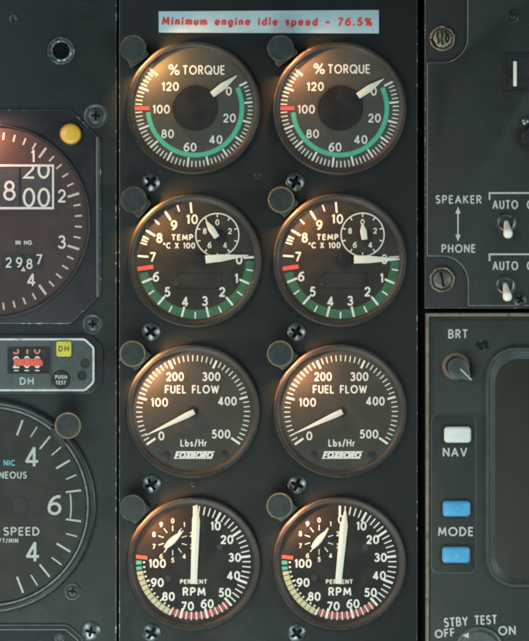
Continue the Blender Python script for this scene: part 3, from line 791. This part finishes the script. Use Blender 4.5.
# ------------------------------------------------------------------ decision height unit
t = thing('decision_height_unit', 20, 364, 'decision height selector with white outline and red barred counter', 'indicator', h=3)
m_ = MB(); m_.prism(fillet([(-90, 334.5), (91, 334.5), (103.5, 346), (103.5, 383), (92, 394), (-90, 394)], 3), 3, 5.4, .8, 0, 0); m_.build('flange', [M_case], t)
O1 = fillet([(-86, 338.2), (85.5, 338.2), (95, 347), (95, 382.5), (86, 391), (-86, 391)], 3)
m_ = MB(); m_.prism(offset(cw(O1), -.6), 5.4, 8.2, .4); fp = m_.build('faceplate', [mat('indicator faceplate', (.045, .058, .056), .5, bump=.3, dust=.08)], t)
m_ = MB(); m_.frame(O1, offset(cw(O1), -2.1), 5.4, 8.9, 8.0, .3); m_.build('white_border', [M_frameline], t)
m_ = MB(); m_.frame(rrect(8.4, 346.6, 50.6, 373.6, 1.5), rrect(11.6, 349.2, 47.6, 371.2, .8), 8.1, 9, 7.9, .3); m_.build('window_bezel', [M_case], t)
m_ = MB(); m_.prism(rrect(11, 348.8, 48.2, 371.6, .8, 2), 8.1, 8.3); wn = m_.build('counter_window', [M_black], t)
m_ = MB()
for x, ch in ((17, '3'), (27.5, '1'), (37.9, '0')): text(m_, ch, x, 349.2, 10, 1.7, 6.6 if ch != '1' else None, 8.45, clip=(349.4, 354.4))
m_.build('upper_digits', [M_orange], wn)
m_ = MB()
for x, ch in ((17, '2'), (27.5, '0'), (37.9, '0')): text(m_, ch, x, 362, 12, 1.7, 7, 8.45)
for x in (17, 27.5, 37.9): m_.stroke([(x - 2, 370.4), (x + 2, 370.4)], 1.1, 8.45)
m_.build('counter_digits', [M_ow], wn)
m_ = MB(); m_.prism(fillet([(14.6, 358.8), (41, 358.4), (43.8, 361.6), (43.4, 365.8), (14.8, 365.4)], 1.0, 3), 8.9, 9.5, .3); m_.build('red_flag', [M_flag], wn)
m_ = MB(); text(m_, 'DH', 27.6, 381, 7.4, 1.25, 14, 8.35, gap=.22); m_.build('lettering', [M_dull], fp)
m_ = MB(); m_.prism([(51.5, 341), (52.3, 341), (52.3, 388), (51.5, 388)], 8.2, 8.6); m_.build('seam', [M_inner], fp)
m_ = MB(); m_.prism(rrect(57, 341.2, 72.2, 356.4, 2), 8.2, 11, .9); yl = m_.build('warning_light', [M_ylamp], t)
m_ = MB(); text(m_, 'DH', 64.6, 348.6, 5.6, 1.1, 10.5, 11.15, gap=.22); m_.build('lamp_lettering', [M_ink], yl)
m_ = MB(); m_.lathe(61.8, 379.6, [(9, 8.2), (8.9, 9.6), (8.2, 10.2), (0, 10.4)], 48); pb = m_.build('push_test_button', [M_case], t)
m_ = MB(); text(m_, 'PUSH', 61.8, 376.8, 4.0, .8, 12, 10.6); text(m_, 'TEST', 61.6, 382.4, 4.0, .8, 10.5, 10.6); m_.build('button_lettering', [M_dull], pb)
m_ = MB(); m_.lathe(85.7, 363.3, [(4.6, 8.2), (4.4, 8.9), (3.8, 8.9), (3.6, 8.3), (0, 8.25)], 32, ms=[0, 0, 0, 0]); m_.build('light_sensor_hole', [M_inner], t)
m_ = MB(); m_.lathe(82.8, 375.6, [(4.8, 8.2), (4.6, 9.1), (3.7, 9.1), (3.4, 8.4), (2.2, 8.4), (2.0, 9), (0, 9.1)], 32); m_.build('jack_ring', [M_black], t)

# ------------------------------------------------------------------ vertical speed indicator
VX, VY = -10.6, 505.8
t = thing('vertical_speed_dial', VX, VY, 'large dark vertical speed dial at the lower left, reading 4 6 4', 'gauge', h=3)
m_ = MB(); m_.lathe(VX, VY, [(107.5, 3), (107, 7), (105.4, 8.6), (103.6, 9), (101.6, 8.4), (100.2, 7.0), (99.6, 7.0)], 220, ms=[0, 0, 0, 0, 1, 0]); m_.build('bezel', [M_black, M_bezel], t)
m_ = MB(); m_.lathe(VX, VY, [(99.6, 7.0), (98.0, 6.8), (96.6, 4.6), (96.4, 4.2)], 200, ms=[0, 1, 1]); m_.build('retaining_ring', [mat('grey ring', (.12, .15, .15), .35, var=.3, wear=((.36, .40, .40), .62)), M_inner], t)
m_ = MB(); m_.disc(VX, VY, 97, 4.4, n=160); f = m_.build('dial_face', [M_face_vsi], t)
m_ = MB(); m_.lathe(VX, VY, [(97.6, 6.0), (50, 6.6), (0, 6.8)], 128); m_.build('cover_glass', [M_glass], t)
m_ = MB()
def line(x0, y0, x1, y1, wd=1.5): m_.stroke([(x0, y0), (x1, y1)], wd, 4.6)
def z5(x, y): return (x * .2515, 480 + y * .2515)
def z4(x, y): return (x * .2495, 330 + y * .2495)
for (a, b, wd) in (((265, 47), (322, 40), 1.8), ((265, 155), (322, 163), 1.8), ((265, 212), (307, 223), 1.3), ((228, 252), (280, 283), 2), ((208, 307), (245, 335), 1.4),
                   ((160, 335), (198, 382), 1.8), ((125, 377), (150, 417), 1.3), ((70, 385), (93, 445), 2.0)):
    line(*z5(*a), *z5(*b), wd)
for (a, b, wd) in (((92, 362), (70, 420), 2.0), ((150, 388), (125, 427), 1.3), ((201, 427), (162, 475), 1.8), ((245, 469), (210, 500), 1.4), ((280, 522), (228, 553), 2), ((306, 580), (267, 597), 1.3)):
    line(*z4(*a), *z4(*b), wd)
for k in range(2, 9):    # the part of the scale beyond the left frame edge
    for d in (1, -1):
        m_.radial(VX, VY, 90 + d * (72 + 9 * k), 82, 93, 1.6, 4.6)
m_.arc(VX, VY, 81.5, 98.5, 81.4, 82.7, 4.62)
m_.build('tick_marks', [M_dull], f)
m_ = MB()
text(m_, '4', 32.4, 456.6, 20.5, 2.8, 14, 4.6); text(m_, '6', 55, 504.8, 20, 2.8, 14, 4.6); text(m_, '4', 33.2, 551.4, 20.5, 2.8, 14, 4.6)
text(m_, 'INSTANTANEOUS', 27.2, 474.8, 7.2, 1.25, None, 4.6, align='r', gap=.16)
text(m_, 'SPEED', 40.2, 531, 8.6, 1.4, 36.5, 4.6, align='r', gap=.16); text(m_, 'VERTICAL', -4, 531, 8.6, 1.4, None, 4.6, align='r', gap=.16)
text(m_, 'FT/MIN', 18.6, 540.2, 4.6, .9, None, 4.6, align='r', gap=.2)
m_.build('lettering', [M_dull], f)
m_ = MB(); text(m_, 'NIC', 15.4, 462.6, 6, 1.1, None, 4.6, align='r'); m_.build('cyan_lettering', [M_cyan], f)
m_ = MB(); m_.lathe(20, 505.5, [(9.5, 4.4), (9.3, 4.9), (8.3, 4.9), (8, 4.5), (0, 4.5)], 48); m_.build('dial_boss', [M_face_vsi], f)

# lower left instrument corner
t = thing('lower_left_instrument', 0, 660, 'top edge of another instrument case in the bottom left corner', 'instrument', h=3)
OO = fillet([(-80, 624), (68, 624), (83, 637), (83, 730), (-80, 730)], [2, 3, 3, 2, 2])
m_ = MB(); m_.prism(OO, 3, 5.6, .9, 0, 1); m_.build('case_front', [M_left, mat('case edge light', (.11, .13, .13), .4, var=.2)], t)
m_ = MB(); m_.frame(offset(cw(OO), -4.5), offset(cw(OO), -5.4), 5.5, 6.4); m_.build('outline_ridge', [MATS['case edge light']], t)
m_ = MB(); m_.lathe(60, 637, [(5.5, 5.6), (5.2, 6.6), (4, 6.8), (3, 6), (0, 6)], 32); m_.build('case_screw', [M_dsteel], t)

# ------------------------------------------------------------------ audio control panel (upper right)
t = thing('audio_control_panel', 475, 150, 'grey green speaker and phone control panel at the upper right', 'control panel')
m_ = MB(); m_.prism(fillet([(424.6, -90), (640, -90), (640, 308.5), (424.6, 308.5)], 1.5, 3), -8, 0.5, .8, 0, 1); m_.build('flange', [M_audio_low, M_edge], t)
PP = [(426.6, 62.5), (452, 62.5), (467, 48), (467, -90), (640, -90), (640, 306), (467.6, 306), (467.6, 272), (452, 256.5), (426.6, 256.5)]
PP = fillet(PP, [1, 12, 12, 1, 1, 1, 1, 12, 12, 1], 8)
m_ = MB(); m_.prism(PP, .5, 3.8, .8, 0, 1); fp = m_.build('faceplate', [M_audio, mat('faceplate lit edge', (.12, .14, .14), .4, wear=((.36, .38, .36), .58), var=.3)], t)  # edge highlight painted in as a paler colour, with worn specks
m_ = MB()
text(m_, 'SPEAKER', 458.2, 199.6, 8.6, 1.45, 46, 4.0, gap=.22); text(m_, 'PHONE', 458.2, 248.6, 8.6, 1.45, 34, 4.0, gap=.22)
text(m_, 'AUTO', 504.8, 204.8, 9, 1.5, 25.5, 4.0, gap=.22); text(m_, 'AUTO', 504.8, 265.8, 9, 1.5, 25.5, 4.0, gap=.22)
text(m_, 'O', 529.6, 204.8, 9, 1.5, 6.5, 4.0); text(m_, 'O', 529.6, 265.8, 9, 1.5, 6.5, 4.0)
m_.build('lettering', [M_dull], fp)
m_ = MB(); m_.stroke([(457.7, 211), (457.7, 238)], 1.4, 4.0)
for s_, y in ((-1, 206.8), (1, 241.6)): m_.face(m_.pts([(457.7, y, 4.05), (455, y - s_ * 6.8, 4.05), (460.4, y - s_ * 6.8, 4.05)]))
m_.build('arrow_mark', [M_dull], fp)
for y in (193.2, 254.4):
    m_ = MB(); m_.stroke([(489.2, y + 6.4), (489.2, y), (575, y)], 1.7, 4.0); m_.build('bracket_line', [M_dull], fp)
def toggle(nx, ny, tx, ty):
    m1 = MB(); m1.lathe(nx, ny, [(11, 3.8), (10.8, 4.5), (9.4, 4.7)], 48)
    m1.lathe(nx, ny, [(9.2, 4.6), (9.0, 6), (7.4, 6.6), (6.2, 5.6), (5.6, 4.9), (0, 4.9)], 48)
    n_ = m1.build('toggle_switch', [M_nut], t)
    m1 = MB(); prev = None; N_ = 10
    for k in range(N_ + 1):   # bat lever, thicker towards its rounded end
        q = k / N_; x = nx + (tx - nx) * q; y = ny + (ty - ny) * q; h = 5 + 12 * q
        r = 2.2 + 2.7 * q
        if k == N_: r = 2.6
        if k == N_ - 1: r = 4.7
        ring = m1.pts([(x + r * sin(2 * pi * i / 28), y - r * cos(2 * pi * i / 28) * .95, h + .35 * r * cos(2 * pi * i / 28)) for i in range(28)])
        if prev: m1.bridge(prev, ring)
        prev = ring
    m1.face(prev); m1.build('lever', [M_bat], n_, sharp=70)
toggle(505.8, 222.6, 506.8, 235.6); toggle(504.8, 285, 506.2, 298.2)
s = screw_mesh('corner_screw', 7, 2.5, 4.4, 1.2, [M_dsteel, M_recess], rot=30); s.parent = t
s.location = [a - b for a, b in zip(W(519.6, 299.4, 3.8), t.location)]
m_ = MB(); m_.lathe(512, 17, [(6.4, 3.8), (6.2, 4.6), (5.2, 4.9), (4.4, 4.1), (3.4, 4.2), (2.6, 5.4), (0, 6.2)], 40); m_.build('small_screw', [M_black], t)
m_ = MB(); m_.frame(rrect(503.5, 53.5, 560, 93, 2.5), rrect(506, 56, 557, 90.5, 1.2), 3.8, 5, 3.9, .4); m_.build('window_bezel', [M_audio_low], t)
m_ = MB(); m_.prism(rrect(505.6, 55.6, 558, 91, 1.2), 3.8, 4.0); wd_ = m_.build('indicator_window', [M_black], t)
m_ = MB(); m_.prism(rrect(512.9, 61.6, 516.3, 86.6, .6, 3), 4.0, 4.6, .2); m_.build('white_bar', [M_white], wd_)
m_ = MB(); m_.lathe(514, 91.5, [(1.6, 5), (1.4, 5.8), (0, 6)], 20); m_.build('window_pip', [M_black], t)
m_ = MB(); m_.lathe(534, 139, [(12.4, 3.8), (12.4, 12), (11.6, 13), (0, 13.4)], 60, wob=lambda i, k: .035 * (i % 2)); m_.build('knurled_knob', [M_black], t)
m_ = MB(); m_.lathe(525, 121.5, [(4.2, 3.8), (4.0, 6), (2.6, 7.4), (0, 8)], 32); m_.build('bright_stud', [M_steel], t)

def dzus(cx, cy, slot, label):
    q = thing('turn_fastener', cx, cy, label, 'fastener', 'round turn fasteners of the audio panel', .5)
    rnd = [random.uniform(-.05, .05) for _ in range(200)]
    m1 = MB(); m1.lathe(cx, cy, [(13, .5), (12.6, 2.6), (11.6, 3.4), (10.6, 2.8), (9.9, 1.6)], 72, wob=lambda i, k: rnd[i] * .7); m1.build('collar', [M_brassold], q)
    m1 = MB(); m1.lathe(cx, cy, [(9.4, .6), (9.2, 3.0), (8, 4.0), (4, 4.4), (0, 4.5)], 48, wob=lambda i, k: rnd[(i * 3) % 200] * .4); hd = m1.build('stud_head', [mat('stud metal', (.09, .095, .085), .4, metal=.5, var=.5, vs=700, bump=.6) if slot else M_brassold], q)
    m1 = MB()
    if slot:
        a = radians(10)
        m1.prism([(cx + sin(a) * k * 7.6 + e * 1.2 * cos(a), cy - cos(a) * -k * 7.6 + e * 1.2 * sin(a)) for k, e in ((-1, -1), (-1, 1), (1, 1), (1, -1))], 4.2, 4.75, .1)
    else:
        for P in ([(-4.5, -6), (-5.6, -2), (-3.6, 3), (-4.6, 6)], [(-1.4, -7), (0, -3), (-1.2, 2), (.6, 7)], [(2.2, -6.4), (4.4, -3.6), (2.6, .4), (4.8, 4.6)], [(5.2, -4), (6.6, .6), (5.6, 3.6)]):
            m1.stroke([(cx + a, cy + b) for a, b in P], 1.5, 4.75)
        m1.stroke([(cx - 12, cy + 1), (cx - 9.4, cy + 5), (cx - 7, cy + 9.4)], 1.6, 4.75); m1.stroke([(cx + 2, cy - 11.4), (cx + 7, cy - 9.6)], 1.4, 4.75)
    m1.build('slot', [M_recess], hd)
dzus(442.3, 38.5, False, 'worn brass turn fastener in the upper notch of the audio panel')
dzus(442, 279.5, True, 'slotted steel turn fastener in the lower notch under PHONE')

# ------------------------------------------------------------------ radar / display unit (lower right)
t = thing('radar_display_unit', 480, 480, 'weather radar display unit with beige frame and dark screen', 'display unit')
m_ = MB(); m_.frame(rrect(425.6, 313, 660, 740, 1.2, 3), rrect(429.0, 316.6, 656, 736, 1, 3), -8, 4.6, -4, .7); m_.build('outer_frame', [M_beige], t)
m_ = MB()
fo = rrect(429.3, 316.9, 655.5, 735.5, 2, 8)
m_.prism(fo, -6, 2.4, .5); fp = m_.build('faceplate', [M_radar], t)
m_ = MB(); m_.prism(rrect(433.5, 319.8, 650, 413.2, 3, 6), 2.4, 3.0, .3); m_.build('upper_step', [M_radar], fp)
KP = rrect(431, 414.2, 475.8, 573, 7, 8)
m_ = MB(); m_.prism(KP, 2.4, 3.1, .45, 0, 1); m_.build('key_plate', [M_radar, mat('key plate edge', (.09, .10, .085), .45, var=.2)], t)
m_ = MB()
text(m_, 'BRT', 457.8, 333.9, 9.2, 1.5, 19.5, 3.2, gap=.2)
m_.build('lettering', [M_dull], fp)
m_ = MB()
text(m_, 'NAV', 454.8, 452, 9.2, 1.55, 24.5, 3.3); text(m_, 'MODE', 455.6, 531.3, 9.2, 1.55, 35.5, 3.3)
m_.build('key_lettering', [M_dull], t); m_ = MB()
text(m_, 'STBY', 455.6, 621.6, 9.4, 1.5, 24, 2.6, rot=-4); text(m_, 'TEST', 485.4, 619.6, 9.4, 1.5, 22.5, 2.6, rot=-2); text(m_, 'OFF', 444.6, 632.9, 8.6, 1.5, 20, 2.6, rot=-6); text(m_, 'ON', 506.8, 630.2, 9.2, 1.5, 17.5, 2.6, rot=-2)
m_.build('rotary_lettering', [M_dull], fp)
def key(x0, y0, x1, y1, m, nm, mark=None):
    m1 = MB(); m1.frame(rrect(x0 - 2.2, y0 - 2.2, x1 + 2.2, y1 + 2.2, 4.5), rrect(x0 - .3, y0 - .3, x1 + .3, y1 + .3, 3.4), 3.1, 4.0, 3.1, .3); 
    k_ = MB(); k_.prism(rrect(x0, y0, x1, y1, 3.6), 3.1, 6.6, .9); k_.prism(offset(cw(rrect(x0, y0, x1, y1, 3.6)), -1.1), 6.6, 8.2, 1.5); ko = k_.build(nm, [m], t)
    m1.build('key_surround', [M_inner], ko)
    if mark:
        m2 = MB()
        if mark == 'pad': m2.prism(rrect(460.5, 433, 467, 440, 1.5, 3), 8.2, 8.35)
        else: m2.disc(mark[0], mark[1], 2.1, 8.32, n=20)
        m2.build('key_mark', [M_bdot if mark != 'pad' else mat('faint grey print', (.50, .54, .53), .5)], ko)
key(443.8, 426.6, 470.6, 442.4, M_wbtn, 'white_key', 'pad')
key(442.4, 500.6, 470, 516, M_bbtn, 'blue_key', (456, 508.4))
key(441.8, 546.4, 469.6, 562.4, M_bbtn, 'blue_key', (456, 555))
# brightness knob
m_ = MB(); m_.lathe(455.6, 366, [(13.6, 3.0), (13.4, 4.6), (12.4, 5.2), (10, 5.2), (9.6, 3.2)], 56); bk = m_.build('brightness_knob', [M_tan], t)
ang = radians(45); P = [(457.4 + 10.6 * cos(a), 367.6 + 10.6 * sin(a)) for a in [ang + radians(q) for q in range(50, 311, 10)]] + [(457.4 + 18.6 * cos(ang), 367.6 + 18.6 * sin(ang))]
m_ = MB(); m_.prism(fillet(P, [0] * (len(P) - 1) + [1.6]), 5.2, 14, 1.3); m_.build('knob_body', [mat('knob plastic', (.035, .042, .040), .4, var=.2, bump=.4)], bk)
m_ = MB(); m_.stroke([(459.6, 369), (470.4, 379.6)], 1.3, 14.1); m_.build('knob_line', [M_dull], bk)
# worn blot by the knob
m_ = MB()
for q, (x, y, r) in enumerate(((477.6, 344.4, 2.6), (485.2, 343.2, 3.0), (486.4, 347, 2.2), (480.6, 348.0, 2.4), (482, 343.6, 1.8))):
    P = [(x + r * (1 + .22 * sin(5 * a + q)) * cos(a), y + r * (1 + .2 * cos(4 * a + q)) * sin(a)) for a in [2 * pi * i / 24 for i in range(24)]]
    m_.quad(P, 3.06 + .05 * q)
m_.build('scuffed_patch', [mat('scuffed dark patch', (.008, .010, .010), .65, var=.4, vs=900, spec=.1)], fp)
# screen
SO = rrect(485.5, 347, 660 - 15, 587, 30, 12); SI = rrect(495, 359, 636, 578, 24, 12)
m_ = MB(); m_.frame(SO, offset(cw(SO), -4), 2.4, 7.8, 6, .9); m_.build('bezel_rim', [M_scrbez], t)
m_ = MB(); a_ = cw(offset(cw(SO), -3.6)); b_ = cw(SI)
r1 = m_.pts([(x, y, 7.0) for x, y in a_]); r2 = m_.pts([(x, y, 3.1) for x, y in b_]); m_.bridge(r1, r2); m_.build('screen_bezel', [M_scrbez], t)
m_ = MB(); m_.prism(offset(b_, 1.2), 2.4, 3.2, .1); m_.build('screen', [M_screen], t)
# function knob, cut by the lower frame edge
m_ = MB(); m_.lathe(479, 650.6, [(24.6, 2.4), (24.3, 4), (23.4, 4.6), (20.5, 4.8), (20, 6.8), (19, 7.6), (0, 8)], 72)
fk = m_.build('function_knob', [mat('knob grey', (.055, .068, .066), .4, var=.2, bump=.3)], t)
m_ = MB(); m_.face(m_.pts([(461.6, 634.6, 8.3), (468.2, 631.4, 8.3), (468.2, 637.4, 8.3)])); m_.build('knob_index', [M_dull], fk)
